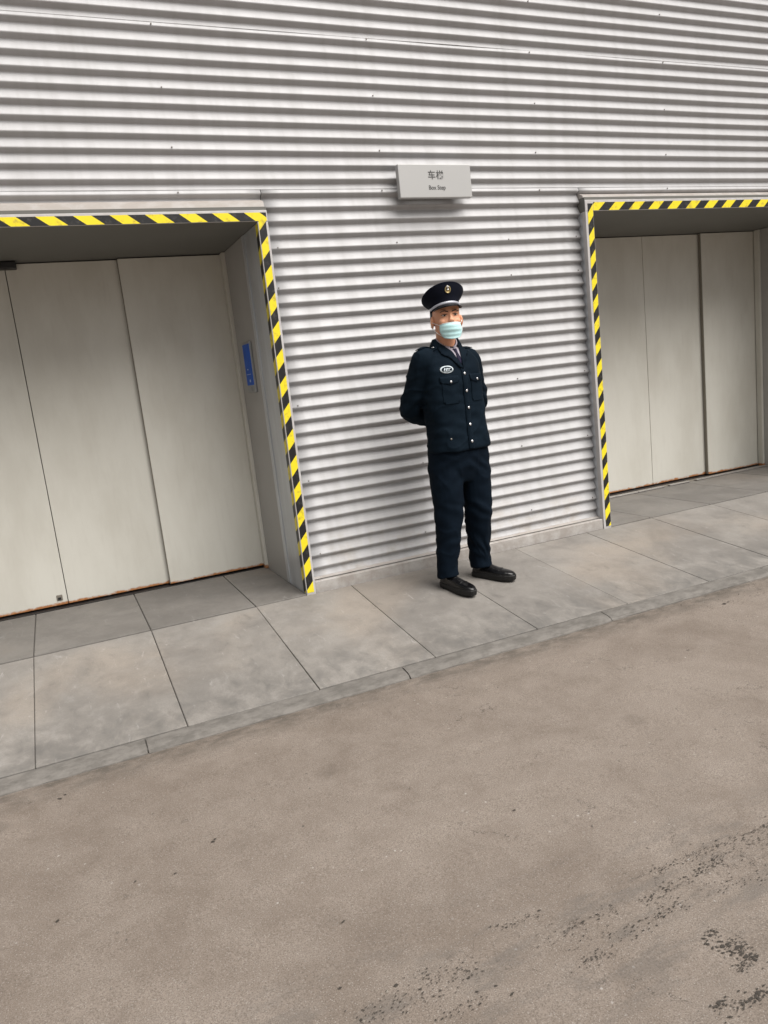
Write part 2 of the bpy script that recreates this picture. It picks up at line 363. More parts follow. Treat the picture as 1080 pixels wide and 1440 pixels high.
fk = mesh('tar_flecks', fl_v, fl_f, 'tar'); tag(fk, 'black tar and dirt flecks in tyre streaks on the brown road', 'dirt', kind='stuff')

# loose grit: tiny stones scattered on the road, thicker along the kerb
gv, gf = [], []; rg = random.Random(11)
for k in range(2600):
    x = rg.uniform(-1.2, 4.6); y = -1.26-abs(rg.gauss(0, .10)) if k % 3 == 0 else rg.uniform(-3.5, -1.26)
    r = rg.uniform(.0010, .0030)*(1.8 if rg.random() < .04 else 1); z = road_z(y)+0.006*noise.noise((x*.7, y*.7, 1))+r*.3; o = len(gv); a = rg.uniform(0, 6.3)
    for j in range(4): gv.append((x+r*math.cos(a+j*1.57)*rg.uniform(.7, 1.3), y+r*math.sin(a+j*1.57)*rg.uniform(.7, 1.3), z))
    gv.append((x, y, z+r*.8)); gv.append((x, y, z-r*.8))
    for j in range(4): gf += [(o+j, o+(j+1) % 4, o+4), (o+(j+1) % 4, o+j, o+5)]
gr = mesh('grit', gv, gf, 'grit'); tag(gr, 'loose grit and tiny stones scattered on the road', 'grit', kind='stuff')
# pavement: a bed under the slabs, slabs and kerb stones as children
pave = empty('pavement'); tag(pave, kind='structure')
V = [(-4.2, 1.1, -.009), (9, 1.1, -.009), (-4.2, 0.0, -.009), (9, 0.0, -.009), (-4.2, KY0+.012, -.009+SL*(KY0+.012)), (9, KY0+.012, -.009+SL*(KY0+.012)), (-4.2, KY0+.012, -.3), (9, KY0+.012, -.3)]
mesh('bedding', V, [(0, 1, 3, 2), (2, 3, 5, 4), (4, 5, 7, 6)], 'joint_fill', pave)
def slab_mesh(w, l, th, bev=0.004, mat='slab'):
    bm = box_bm(-w/2, w/2, -l/2, l/2, -th, 0, bev, 2); me = bpy.data.meshes.new('slab'); bm.to_mesh(me); bm.free(); me.materials.append(M[mat]); return me
L1 = 1.126/math.cos(ANG); PX = 0.625
sm1 = slab_mesh(PX-0.003, L1, .06)
x0 = -0.295-PX*6
for k in range(20):
    o = bpy.data.objects.new('slab', sm1); C.objects.link(o); o.parent = pave
    yc = (-0.019-1.148)/2
    o.location = (x0+PX*(k+.5)+random.uniform(-.001, .001), yc, SL*yc+random.uniform(-.0018, .0012)); o.rotation_euler = (ANG+random.uniform(-.0015, .0015), random.uniform(-.002, .002), random.uniform(-.0015, .0015))
for (xa, xb) in ((-1.46, 1.288), (3.70, 6.40)):
    k = math.ceil((xa+0.295)/PX-1e-6); cuts = [xa]
    while -0.295+PX*k < xb-0.03:
        if -0.295+PX*k > xa+0.03: cuts.append(-0.295+PX*k)
        k += 1
    cuts.append(xb)
    for a, b in zip(cuts[:-1], cuts[1:]):
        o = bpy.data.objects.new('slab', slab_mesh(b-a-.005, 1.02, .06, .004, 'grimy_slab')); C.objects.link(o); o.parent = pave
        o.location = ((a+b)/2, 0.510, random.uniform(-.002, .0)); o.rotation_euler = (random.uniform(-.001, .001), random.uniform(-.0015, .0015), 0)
def kerb_mesh(w):
    prof = [(KY1, SL*KY1), (KY0+.030, SL*(KY0+.03)-.002), (KY0+.012, SL*KY0-.006), (KY0+.002, SL*KY0-.016), (KY0, SL*KY0-.028), (KY0, -.30), (KY1, -.30)]
    c = (KY0+KY1)/2; zc = SL*c; nx = 14; V = []; F = []
    n = len(prof)
    for i in range(nx+1):
        x = -w/2+w*i/nx
        for j, (y, z) in enumerate(prof):
            q = 0.0035*noise.noise((x*9+w*31, y*20, j)) if 0 < j < 5 else 0
            V.append((x, y-c+q, z-zc+q*.6))
    for i in range(nx):
        for j in range(n): F.append((i*n+j, i*n+(j+1) % n, (i+1)*n+(j+1) % n, (i+1)*n+j))
    F += [tuple(range(n)), tuple(range(nx*n, nx*n+n))]
    return V, F, c, zc
KP = 1.243
for k in range(-3, 7):
    w = KP-.006+k*1e-4; V, F, c, zc = kerb_mesh(w)
    o = mesh('kerb_stone', V, F, 'kerb', pave); o.location = (0.144+KP*(k+.5), c+random.uniform(-.003, .003), zc+random.uniform(-.003, .002)); o.rotation_euler.z = random.uniform(-.002, .002)

# ============================================================ CORRUGATED WALL
PT = 0.0781; ZD = 0.130; Y0 = 0.068; AMP = 0.0116
def corr_y(z): 
    ph = 2*math.pi*(z-ZD)/PT
    return Y0-AMP*(math.sin(ph)+0.34*math.sin(2*ph)+0.10*math.sin(3*ph))
wall = empty('corrugated_wall'); tag(wall, 'pale grey horizontally corrugated metal wall around the two lift entrances', 'wall')
def sheet(xa, xb, za, zb, dy=0.0, seed=0):
    nz = max(4, int(round((zb-za)/PT*18))); nx = max(2, int((xb-xa)/0.12)); V = []; F = []
    for i in range(nx+1):
        x = xa+(xb-xa)*i/nx
        for j in range(nz+1):
            z = za+(zb-za)*j/nz
            wv = 0.0016*noise.noise((x*0.9, seed, z*3)); wy = 0.0022*noise.noise((x*1.3, z*1.6, seed+5))
            ed = 0.0008*noise.noise((x*5, seed+9, 0)) if j in (0, nz) else 0
            V.append((x, corr_y(z+wv)+dy+wy, z+ed))
    for i in range(nx):
        for j in range(nz): F.append((i*(nz+1)+j, (i+1)*(nz+1)+j, (i+1)*(nz+1)+j+1, i*(nz+1)+j+1))
    o = mesh('corrugated_sheet', V, F, 'cladding', wall, smooth=True)
    md = o.modifiers.new('thickness', 'SOLIDIFY'); md.thickness = 0.0012; md.offset = 0
    return o
FL, FR, GL, GR = -1.52, 1.348, 3.633, 6.467     # outer edges of the two lift frames
low = [sheet(FR+.001, GL-.001, 0.078, 2.438, 0.0, 1), sheet(-4.2, FL, 0.078, 2.438, 0, 2), sheet(GR, 9.0, 0.078, 2.438, 0, 3),
       sheet(FL+.004, FR-.003, 2.362, 2.438, 0.0, 4), sheet(GL+.003, GR-.004, 2.375, 2.438, 0, 5)]
mid = [sheet(-4.2, 9.0, 2.428, 3.294, -0.0020, 6)]
up = [sheet(-4.2, 9.0, 3.286, 4.55, -0.0040, 7)]
box('backing', -4.2, FL+.02, .10, .2, -.1, 4.55, 'backing', wall); box('backing', FR-.02, GL+.02, .10, .2, -.1, 2.2, 'backing', wall)  # unseen boxes added to stop light leaking between the sheets
box('backing', GR-.02, 9, .10, .2, -.1, 4.55, 'backing', wall); box('backing', FL+.02, GR-.02, .10, .2, 2.36, 4.55, 'backing', wall)
box('roof_cap', -4.25, 9.05, .02, .6, 4.55, 4.60, 'flashing', wall, .006)
for a, b in ((FR+.002, GL-.002), (-4.2, FL), (GR, 9.0)):
    box('plinth', a, b, 0.002, .13, -.05, .066, 'plinth', wall, .006, 2)
    mesh('drip_flashing', [(a, .045, .069), (b, .045, .069), (b, .030, .0725), (a, .030, .0725), (a, .082, .085), (b, .082, .085)], [(0, 1, 2, 3), (3, 2, 5, 4)], 'flashing', wall)
# flat lintel flashings above the entrances
for a, b, z0, z1 in ((FL, FR-.004, 2.303, 2.362), (GL+.003, GR, 2.333, 2.375)):
    prof = [(.075, z1+.012), (.052, z1+.004), (.022, z1-.010), (.016, z0+.004), (.012, z0), (.10, z0)]
    V = [(x, y, z) for x in (a, b) for (y, z) in prof]; n = len(prof)
    mesh('lintel_flashing', V, [(j, j+1, n+j+1, n+j) for j in range(n-1)]+[tuple(range(n)), tuple(range(n, 2*n))], 'flashing', wall)
# screws
bm = bmesh.new(); bmesh.ops.create_cone(bm, cap_ends=True, segments=8, radius1=.0048, radius2=.0035, depth=.006); 
bmesh.ops.rotate(bm, cent=(0, 0, 0), matrix=Matrix.Rotation(R(90), 3, 'X'), verts=bm.verts)
sme = bpy.data.meshes.new('screw'); bm.to_mesh(sme); bm.free(); sme.materials.append(M['screw_steel'])
def screw(x, z, par, dy=0):
    z = ZD+PT*(round((z-ZD-PT*.25)/PT)+.25)                 # on the nearest crest
    o = bpy.data.objects.new('screw', sme); C.objects.link(o); o.parent = par
    o.location = (x+random.uniform(-.012, .012), corr_y(z)+dy-.0035, z+random.uniform(-.004, .004))
for x in (-2.8, -1.6, -.38, .865, 2.125, 3.302, 4.435, 5.65, 6.9, 8.1):
    for z in (2.665, 2.98): screw(x, z, mid[0], -.003)
    for z in (3.30, 3.62, 3.95): screw(x, z, up[0], -.0062)
    screw(x, 2.44, mid[0], -.003)
for x in (1.40, 2.2, 3.02, 3.59):
    for z in (.25, .72, 1.2, 1.83, 2.13): screw(x+random.uniform(-.02, .02), z, low[0])

# ============================================================ LIFT ENTRANCES
def tape(name, parent, org, du, dv, length, width, pitch, slant, nrm, off=0.0, first=0):
    """hazard tape: yellow and black slanted stripes as faces of a thin strip"""
    org, du, dv, nrm = Vector(org), Vector(du), Vector(dv), Vector(nrm)
    V, F, mi = [], [], []
    k0 = int(-abs(slant)/pitch)-2; cells = []
    def clip(poly, a, sgn):
        out = []
        for i in range(len(poly)):
            p, q = poly[i], poly[(i+1) % len(poly)]
            ip, iq = sgn*(p[0]-a) >= 0, sgn*(q[0]-a) >= 0
            if ip: out.append(p)
            if ip != iq:
                s = (a-p[0])/(q[0]-p[0]); out.append((a, p[1]+(q[1]-p[1])*s))
        return out
    k = k0
    while k*pitch+off < length+abs(slant)+pitch:
        u0 = k*pitch+off; u1 = u0+pitch
        poly = [(u0, 0), (u1, 0), (u1+slant, width), (u0+slant, width)]
        poly = clip(poly, 0, 1)
        if len(poly) > 2: poly = clip(poly, length, -1)
        if len(poly) > 2:
            o = len(V)
            for (u, v) in poly:
                V.append(org+du*u+dv*v+nrm*(0.0006*noise.noise((u*9, v*9, first))))
            F.append(tuple(range(o, len(V)))); mi.append((k+first) % 2)
        k += 1
    return mesh(name, V, F, None, parent, mats=['tape_yellow', 'tape_black'], mi=mi)
def entrance(name, xl, xr, xc, zt, fz, label):
    """xl, xr: opening edges; xc: centre seam; zt: soffit height; fz: top of the front fascia"""
    e = empty(name, (xc, 0.0, 0.0)); tag(e, label, 'lift entrance', 'vehicle lift entrances')
    inv = Matrix.Translation((-xc, 0, 0))
    kids = []
    def B(nm, *a, **k):
        o = box(nm, *a, parent=e, **k); o.matrix_parent_inverse = inv; return o
    ol, orr = xl-.06-(.007 if xl > 3 else 0), xr+.06
    B('jamb', ol, xl, 0, 1.0, -.02, zt, 'brushed_steel', bev=.004, seg=2)
    B('jamb', xr, orr, 0, 1.0, -.02, zt, 'brushed_steel', bev=.004, seg=2)
    # painted front faces of the frame
    B('frame_front', ol-.001, xl+.0015, -.004, .035, -.015, zt+.001, 'frame_paint', bev=.003, seg=2)
    B('frame_front', xr-.0015, orr+.001, -.004, .035, -.015, zt+.001, 'frame_paint', bev=.003, seg=2)
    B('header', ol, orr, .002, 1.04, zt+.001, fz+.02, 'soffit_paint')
    B('frame_front', ol-.001, orr+.001, -.005, .002, zt+.002, fz, 'frame_paint', bev=.002)
    # reveal cladding: cover strip and inner panel, both sides
    for s, xe in ((-1, xr), (1, xl)):
        a, b = sorted((xe, xe+s*.006)); B('cover_strip', a, b, .335, .395, 0.0, zt-.002, 'brushed_steel', bev=.002)
        a, b = sorted((xe, xe+s*.003)); B('reveal_panel', a, b, .40, .885, 0.0, zt-.002, 'reveal_paint')
        a, b = sorted((xe, xe+s*.026)); B('door_frame', a, b, .888, .945, 0.0, zt-.002, 'door_paint', bev=.003)
    # four leaves, the outer ones in front
    half = (xr-xl)/2; q1 = (xc+xr-.0)/2-.012; q0 = (xc+xl)/2+.012
    th = .034
    for (a, b, y) in ((xl+.012, q0, .952), (q0-.03, xc-.0022, .992), (xc+.0022, q1+.03, .992), (q1, xr-.012, .952)):
        o = B('door_leaf', a, b, y, y+th, .014, zt-.006, 'door_paint', bev=.0025, seg=2)
    for (x, s) in ((q0, 1), (q1, -1)):                               # folded edge of the front leaves
        a, b = sorted((x, x+s*.004)); B('leaf_edge', a, b, .957, .984, .016, zt-.01, 'door_edge')
    B('seam_light_block', xl-.05, xr+.05, 1.05, 1.10, -.05, zt+.05, 'backing')  # unseen dark backing, added so no light leaks through the centre seam
    B('gap_shade_strip', xl+.002, xr-.002, .935, 1.05, -.04, .0035, 'rubber')  # black strip painting in the dark gap below the leaves
    return e, B, inv
E1, B1, inv1 = entrance('lift_entrance', -1.46, 1.288, -0.088, 2.236, 2.300, 'wide lift entrance with pale grey sliding doors and blue call panel, left of the guard')
E2, B2, inv2 = entrance('lift_entrance', 3.700, 6.400, 5.052, 2.254, 2.330, 'wide lift entrance with pale grey sliding doors and pale broken sill, right of the guard')
TP = 0.0755
def T(e, inv, *a, **k):
    o = tape('hazard_tape', e, *a, **k); o.matrix_parent_inverse = inv; return o
# left entrance tapes (front faces, plus the wrap round the inner corner)
T(E1, inv1, (1.2915, -.0052, 0.006), (0, 0, 1), (1, 0, 0), 2.236, .044, TP*1.06, .050, (0, -1, 0), off=.02, first=1)
T(E1, inv1, (1.2855, .004, 0.006), (0, 0, 1), (0, 1, 0), 2.222, .050, TP*1.06, -.030, (-1, 0, 0), off=.02, first=1)
T(E1, inv1, (-1.50, -.0062, 2.2405), (1, 0, 0), (0, 0, 1), 2.842, .046, .0915, -.062, (0, -1, 0), off=.03, first=0)
T(E1, inv1, (-1.4635, -.0052, 0.006), (0, 0, 1), (-1, 0, 0), 2.236, .044, TP*1.06, .050, (0, -1, 0), off=.02, first=1)
# right entrance tapes
T(E2, inv2, (3.6515, -.0052, 0.006), (0, 0, 1), (1, 0, 0), 2.300, .0465, TP*1.0, .060, (0, -1, 0), off=.045, first=0)
T(E2, inv2, (3.7005, -.0062, 2.2595), (1, 0, 0), (0, 0, 1), 2.740, .054, .090, .062, (0, -1, 0), off=.045, first=1)
T(E2, inv2, (6.4035, -.0052, 0.006), (0, 0, 1), (1, 0, 0), 2.250, .044, TP, .055, (0, -1, 0), off=.02, first=0)
# right sill: worn pale metal strip in broken pieces
for (a, b) in ((3.72, 4.74), (4.745, 5.05), (5.12, 5.36), (5.45, 6.39)):
    o = B2('sill_strip', a, b, .845, .878, 0.001, .012, 'sill_metal', bev=.002)
for (a, b) in ((3.72, 6.39),): B2('sill_channel', a, b, .880, .935, -.02, .0015, 'door_edge')
# light curtain sensor at the top of the left centre seam
B1('door_sensor', -.16, -.018, .90, .985, 2.192, 2.233, 'rubber', bev=.006, seg=2)
# little latch plate at the foot of the left centre leaf
B1('latch_plate', -.155, -.118, .986, .9915, .045, .085, 'door_edge', bev=.003); B1('latch_hole', -.147, -.127, .984, .9865, .052, .068, 'rubber')
# call panel on the reveal
cp = B1('call_panel', 1.268, 1.2845, .50, .69, 1.275, 1.605, 'panel_frame', bev=.004, seg=2); tag(cp, 'blue call panel in a grey metal frame')
def sub(o, par, inv): o.parent = par; return o
sub(box('blue_screen', 1.2655, 1.2685, .512, .678, 1.325, 1.592, 'panel_blue'), cp, inv1)
sub(box('button', 1.2635, 1.2685, .575, .615, 1.285, 1.315, 'panel_frame', bev=.004), cp, inv1)
for (ya, yb, za, zb) in ((.60, .625, 1.425, 1.432), (.545, .655, 1.395, 1.398), (.575, .60, 1.345, 1.362)):
    sub(box('screen_mark', 1.2648, 1.2656, ya, yb, za, zb, 'panel_white'), cp, inv1)

# ============================================================ SIGN
sx0, sx1, sz0, sz1 = 2.206, 2.720, 2.351, 2.550
sg = empty('wall_sign', ((sx0+sx1)/2, .05, sz0)); tag(sg, 'pale grey box sign with dark lettering fixed to the corrugated wall', 'sign')
sinv = Matrix.Translation((-(sx0+sx1)/2, -.05, -sz0))
o = box('sign_panel', sx0, sx1, -.027, .012, sz0, sz1, 'sign_face', sg, .004, 2); o.matrix_parent_inverse = sinv
for x in (sx0+.08, sx1-.08):
    o = box('bracket', x-.015, x+.015, .013, .060, sz0+.05, sz1-.05, 'screw_steel', sg); o.matrix_parent_inverse = sinv
def text(body, size, cx, cz, y, mat, parent, inv, depth=.0004, name='lettering', sxx=1.0):
    cu = bpy.data.curves.new('t', 'FONT'); cu.body = body; cu.size = size; cu.align_x = 'CENTER'; cu.align_y = 'CENTER'; cu.extrude = depth; cu.offset = size*.012
    tmp = bpy.data.objects.new('t', cu); C.objects.link(tmp)
    me = bpy.data.meshes.new_from_object(tmp.evaluated_get(bpy.context.evaluated_depsgraph_get())); bpy.data.objects.remove(tmp)
    me.transform(Matrix.Translation((cx, y, cz)) @ Matrix.Rotation(R(90), 4, 'X') @ Matrix.Scale(sxx, 4, (1, 0, 0)))
    me.materials.clear(); me.materials.append(M[mat])
    o = bpy.data.objects.new(name, me); C.objects.link(o); o.parent = parent; o.matrix_parent_inverse = inv; return o
text('车', .056, 2.436, 2.482, -.0278, 'sign_ink', sg, sinv); text('梯', .056, 2.494, 2.482, -.0278, 'sign_ink', sg, sinv)
text('Box Step', .036, 2.468, 2.410, -.0278, 'sign_ink', sg, sinv, sxx=.92)

# ============================================================ THE GUARD
GX, GY = 2.225, -0.42
pr = empty('person', (GX, GY, SL*GY)); tag(pr, 'standing guard in navy uniform, peaked cap and teal mask, hands behind the back', 'person')
TY = R(9)                                              # torso turned a little towards image right
HC = Vector((0.004, -0.005, 1.516))                   # under the chin
def headx(q): return HC+Matrix.Rotation(R(-14), 3, 'Z') @ Matrix.Rotation(R(-7), 3, 'X') @ (Vector(q)*1.05)     # chin slightly raised
# ---- body: head, neck, trunk, arms, palms, legs as one surface, fingers rooted in the palms
def hring(z, w, f, b, ex=2.2, n=28):
    return [headx(q) for q in sring(0, (f+b)/2, z, w, (b-f)/2, ex, 0, n)]
head = loft([hring(-.004, .018, -.080, -.045), hring(.006, .032, -.092, -.02), hring(.022, .047, -.097, .01), hring(.045, .057, -.099, .045), hring(.075, .066, -.097, .078),
             hring(.105, .071, -.093, .092), hring(.135, .075, -.093, .099), hring(.165, .076, -.090, .100), hring(.195, .070, -.076, .090), hring(.217, .052, -.050, .068), hring(.229, .02, -.012, .026)])
nose = loft([[headx(q) for q in sring(0, y, z, a, b, 2, 0, 12)] for (z, y, a, b) in ((.066, -.098, .012, .006), (.071, -.106, .0175, .013), (.080, -.108, .0155, .015), (.095, -.101, .010, .012), (.115, -.093, .008, .010), (.128, -.089, .008, .006))])
ears = [ellipsoid(headx((s*.0815, .010, .094)), (.010, .022, .036), 12, 8, Matrix.Rotation(s*R(20), 3, 'Z')) for s in (-1, 1)]
brow = [ellipsoid(headx((s*.030, -.088, .134)), (.030, .010, .008), 12, 8) for s in (-1, 1)]
cheek = [ellipsoid(headx((s*.040, -.068, .080)), (.024, .022, .020), 12, 8) for s in (-1, 1)]
neck = tube([((-.008, .03, 1.40), .066), ((-.006, .028, 1.47), .058), ((.0, .022, 1.53), .058), ((.003, .022, 1.60), .060)], 20)
trunk = loft([sring(.005, 0, .80, .15, .095, 2.4, 0), sring(.005, 0, .95, .155, .095, 2.4, TY), sring(-.005, 0, 1.15, .155, .095, 2.4, TY), sring(-.008, 0, 1.33, .165, .095, 2.4, TY), sring(-.01, .01, 1.41, .14, .075, 2.3, TY), sring(-.006, .02, 1.45, .07, .055, 2, TY)])
SHR, ELR, WRR = Vector((-.190, -.015, 1.392)), Vector((-.248, .105, 1.125)), Vector((-.015, .200, 1.005))
SHL, ELL, WRL = Vector((.152, .045, 1.380)), Vector((.255, .150, 1.125)), Vector((.095, .222, 1.035))
arms = [tube(smooth_path([(a, .045), ((a+b)/2, .042), (b, .036), ((b+c)/2, .034), (c, .024)], 4), 12) for a, b, c in ((SHR, ELR, WRR), (SHL, ELL, WRL))]
HIPR, KNR, ANR = Vector((-.088, .01, .86)), Vector((-.108, -.010, .47)), Vector((-.140, .030, .09))
HIPL, KNL, ANL = Vector((.102, .01, .86)), Vector((.112, .015, .47)), Vector((.128, .080, .09))
legs = [tube(smooth_path([(a, .075), ((a*.55+b*.45), .068), (b, .052), ((b*.6+c*.4), .050), (c, .036)], 4), 14) for a, b, c in ((HIPR, KNR, ANR), (HIPL, KNL, ANL))]
def hand(wr, d, nrm, curl, thumb):
    """wr wrist, d pointing direction, nrm back-of-hand normal, curl bend per joint, thumb +1/-1 side"""
    d = d.normalized(); nrm = (nrm-d*nrm.dot(d)).normalized(); sd = d.cross(nrm).normalized()
    rings = [[wr+d*l+sd*(w*math.cos(t_))+nrm*(h*math.sin(t_)) for t_ in [2*math.pi*k/14 for k in range(14)]] for l, w, h in ((-.02, .026, .020), (.01, .030, .019), (.05, .040, .016), (.085, .040, .013), (.098, .034, .010))]
    palm = loft(rings); fing = []
    for i, (off, ln) in enumerate(((-.030, .066), (-.010, .078), (.010, .073), (.029, .058))):
        p0 = wr+d*.088+sd*off*thumb; path = [(p0-d*.012, .0086)]; dd = d.copy(); q = p0
        for k, fr in enumerate((.45, .32, .23)):
            dd = (Matrix.Rotation(curl*(1+.1*i), 3, sd) @ dd).normalized(); q = q+dd*ln*fr; path.append((q, (.0084, .0078, .0066)[k]))
        fing.append(tube(path, 10, up=nrm))
    tb = wr+d*.028-sd*.026*thumb; td = (d*.6-sd*.75*thumb-nrm*.25).normalized()
    fing.append(tube([(tb, .012), (tb+td*.034, .0105), (tb+td*.034+(td+d*.5-nrm*.3).normalized()*.03, .0092), (tb+td*.034+(td+d*.5-nrm*.3).normalized()*.03+(d-nrm*.5).normalized()*.022, .0072)], 10, up=nrm))
    return palm, fing
palmR, finR = hand(WRR, Vector((.80, .10, -.30)), Vector((0, -1, .1)), R(18), 1)
palmL, finL = hand(WRL, Vector((-.75, .12, -.42)), Vector((0, 1, .25)), R(34), -1)
eyeC = [headx((s*.031, -.092, .112)) for s in (-1, 1)]
def facepush(q, n):
    for e_ in eyeC:
        d2 = (q-e_).length_squared; q = q+n*(-.007*math.exp(-d2/(2*.0125**2)))
    return q
body = fuse('body', [head, nose, neck, trunk, palmR, palmL]+ears+brow+cheek+arms+legs, .0042, 'skin', pr, 3, .5, facepush, finR+finL)
bt = BVHTree.FromObject(body, bpy.context.evaluated_depsgraph_get())
def lay(par, dirv, outline, base, off, name, mat, parent, step=.008, thick=.0015, bvh=None, bulge=None):
    """drape a flat outline (in a plane spanned by par) along dirv onto a surface"""
    U, W = par; bm = bmesh.new(); vs = [bm.verts.new((a, b, 0)) for a, b in outline]; bm.faces.new(vs)
    us = [a for a, b in outline]; ws = [b for a, b in outline]
    k = math.floor(min(us)/step)+1
    while k*step < max(us):
        bmesh.ops.bisect_plane(bm, geom=bm.verts[:]+bm.edges[:]+bm.faces[:], plane_co=(k*step, 0, 0), plane_no=(1, 0, 0)); k += 1
    k = math.floor(min(ws)/step)+1
    while k*step < max(ws):
        bmesh.ops.bisect_plane(bm, geom=bm.verts[:]+bm.edges[:]+bm.faces[:], plane_co=(0, k*step, 0), plane_no=(0, 1, 0)); k += 1
    bmesh.ops.triangulate(bm, faces=[f for f in bm.faces if len(f.verts) > 4])
    last = None
    for v in bm.verts:
        o = base+U*v.co.x+W*v.co.y; hit, nn, _, _ = bvh.ray_cast(o, dirv)
        if hit is None:
            hit, nn, _, _ = bvh.find_nearest(o+dirv*.35)
        if nn.dot(dirv) > 0: nn = -nn
        nn = (nn-dirv*.6).normalized()
        q = hit+nn*off
        if bulge: q = bulge(q, v.co.x, v.co.y, nn)
        v.co = q
    bmesh.ops.recalc_face_normals(bm, faces=bm.faces)
    if sum((f.normal.dot(dirv)*f.calc_area() for f in bm.faces)) > 0: bmesh.ops.reverse_faces(bm, faces=bm.faces)
    o = from_bm(name, bm, mat, parent, True)
    md = o.modifiers.new('thickness', 'SOLIDIFY'); md.thickness = thick; md.offset = 1
    return o
# ---- eyes, brows, hair
HU, HW, HD = headx((1, 0, 0))-headx((0, 0, 0)), headx((0, 0, 1))-headx((0, 0, 0)), headx((0, 1, 0))-headx((0, 0, 0))
for s in (-1, 1):
    c = headx((s*.031, -.0795, .1115)); e_ = mesh('eye', *ellipsoid(c, (.0135, .0100, .0050), 14, 10), 'eye_white', pr, True)
    mesh('iris', *ellipsoid(c+HD*-.0065, (.0078, .0050, .0052), 12, 8), 'eye_dark', e_, True)
    lay((HU, HW), HD, [(s*.014, .1165), (s*.031, .1195), (s*.048, .1160), (s*.048, .1140), (s*.031, .1160), (s*.014, .1145)][::s], headx((0, -.25, 0)), .0012, 'eyelid', 'hair', pr, .006, .001, bt)
    lay((HU, HW), HD, [(s*.010, .1325), (s*.030, .1365), (s*.052, .1320), (s*.052, .1295), (s*.030, .1315), (s*.010, .1265)][::s], headx((0, -.25, 0)), .0008, 'eyebrow', 'hair', pr, .006, .0012, bt)
rings = []
for z, w, f, b in ((.085, .052, .060, .088), (.098, .0690, .040, .0950), (.115, .0770, -.002, .1005), (.135, .0790, -.030, .1045), (.160, .080, -.055, .1045), (.19, .074, -.05, .096), (.215, .055, -.03, .075)):
    rings.append([headx(q) for q in sring(0, (f+b)/2, z, w, (b-f)/2, 2.4, 0, 28)])
mesh('hair', *loft(rings), 'hair', pr, True)
# ---- mask
nu, nv = 25, 17; V, F = [], []
for j in range(nv):
    v = j/(nv-1)
    for i in range(nu):
        u = i/(nu-1)*2-1; th = u*R(74)*(1-.34*(1-v)**2.2)
        z = -.010+(.061+.010)*v-.012*(1-u*u)*(1-v)+.006*u*u*v+.004*(1-u*u)*(v > .8)*(v-.8)/.2
        ax = .065*(.90+.12*math.sin(math.pi*min(1, v*.9+.1))); fy = .108+.011*math.exp(-((v-.75)/.30)**2)-.012*(1-v)**2
        x = ax*math.sin(th)*1.0; y = -.028-(fy-.028)*max(0, math.cos(th))**.75
        pl = .0018*math.cos(v*2*math.pi*3.5)*(1-u**4)
        V.append(headx((x, y-pl, z)))
for j in range(nv-1):
    for i in range(nu-1): F.append((j*nu+i, j*nu+i+1, (j+1)*nu+i+1, (j+1)*nu+i))
mk = mesh('face_mask', V, F, 'mask_cloth', pr, True); md = mk.modifiers.new('thickness', 'SOLIDIFY'); md.thickness = .0018; md.offset = 1
tv, tf = tube([(V[(nv-1)*nu+i]+(V[(nv-1)*nu+i]-headx((0, 0, .09)))*.02, .0026) for i in range(nu)], 8); mesh('nose_strip', tv, tf, 'mask_white', mk, True)
for s, c in ((-1, 0), (1, nu-1)):
    for row, ez in ((nv-2, .108), (1, .075)):
        a = V[row*nu+c]; b = headx((s*.089, .022, ez)); m_ = (a+b)/2+HU*s*.007
        mesh('ear_loop', *tube(smooth_path([(a, .0016), (m_, .0016), (b, .0016)], 4), 6), 'mask_white', mk, True)
# ---- cap
CT = Matrix.Rotation(R(-13), 3, 'Z') @ Matrix.Rotation(R(-11), 3, 'X') @ Matrix.Rotation(R(-2), 3, 'Y')
CO = headx((0, .006, .153))
def capx(q): return CO+CT @ Vector(q)
def cring(a, b, z, fr=0.0, cy=0.0, n=48):
    return [capx((a*math.cos(t_), cy+b*math.sin(t_), z-fr*math.sin(t_))) for t_ in [2*math.pi*k/n for k in range(n)]]
capo = mesh('peaked_cap', *loft([cring(.070, .088, .004), cring(.0855, .1075, 0), cring(.0865, .1085, .020), cring(.0870, .109, .040, .002), cring(.098, .118, .052, .010), cring(.113, .128, .068, .026), cring(.1225, .133, .083, .034), cring(.125, .1345, .090, .036),
                               cring(.122, .132, .0955, .037), cring(.109, .12, .0995, .034), cring(.067, .077, .103, .022), cring(.02, .03, .105, .007)]), 'cap_cloth', pr, True)
mesh('piping', *loft([cring(.1225, .132, .0870, .0350), cring(.1262, .1357, .0885, .0356), cring(.1262, .1357, .0915, .0364), cring(.1225, .132, .0930, .0368)], False), 'cap_cloth', capo, True)
# visor: a crescent curving out and down
V, F = [], []; ni, nj = 29, 7
for i in range(ni):
    s = i/(ni-1)*2-1; t_ = R(-90)+s*R(68); w = .040*(1-abs(s)**2.6)
    for j in range(nj):
        g = j/(nj-1); r = w*g
        V.append(capx(((.0868+r*.9)*math.cos(t_), (.1088+r)*math.sin(t_), .010-.024*(w/.04)*g**1.2-.010*s*s-.006*g*s*s)))
for i in range(ni-1):
    for j in range(nj-1): F.append((i*nj+j, i*nj+j+1, (i+1)*nj+j+1, (i+1)*nj+j))
vo = mesh('visor', V, F, 'visor', capo, True); md = vo.modifiers.new('thickness', 'SOLIDIFY'); md.thickness = .003; md.offset = 0
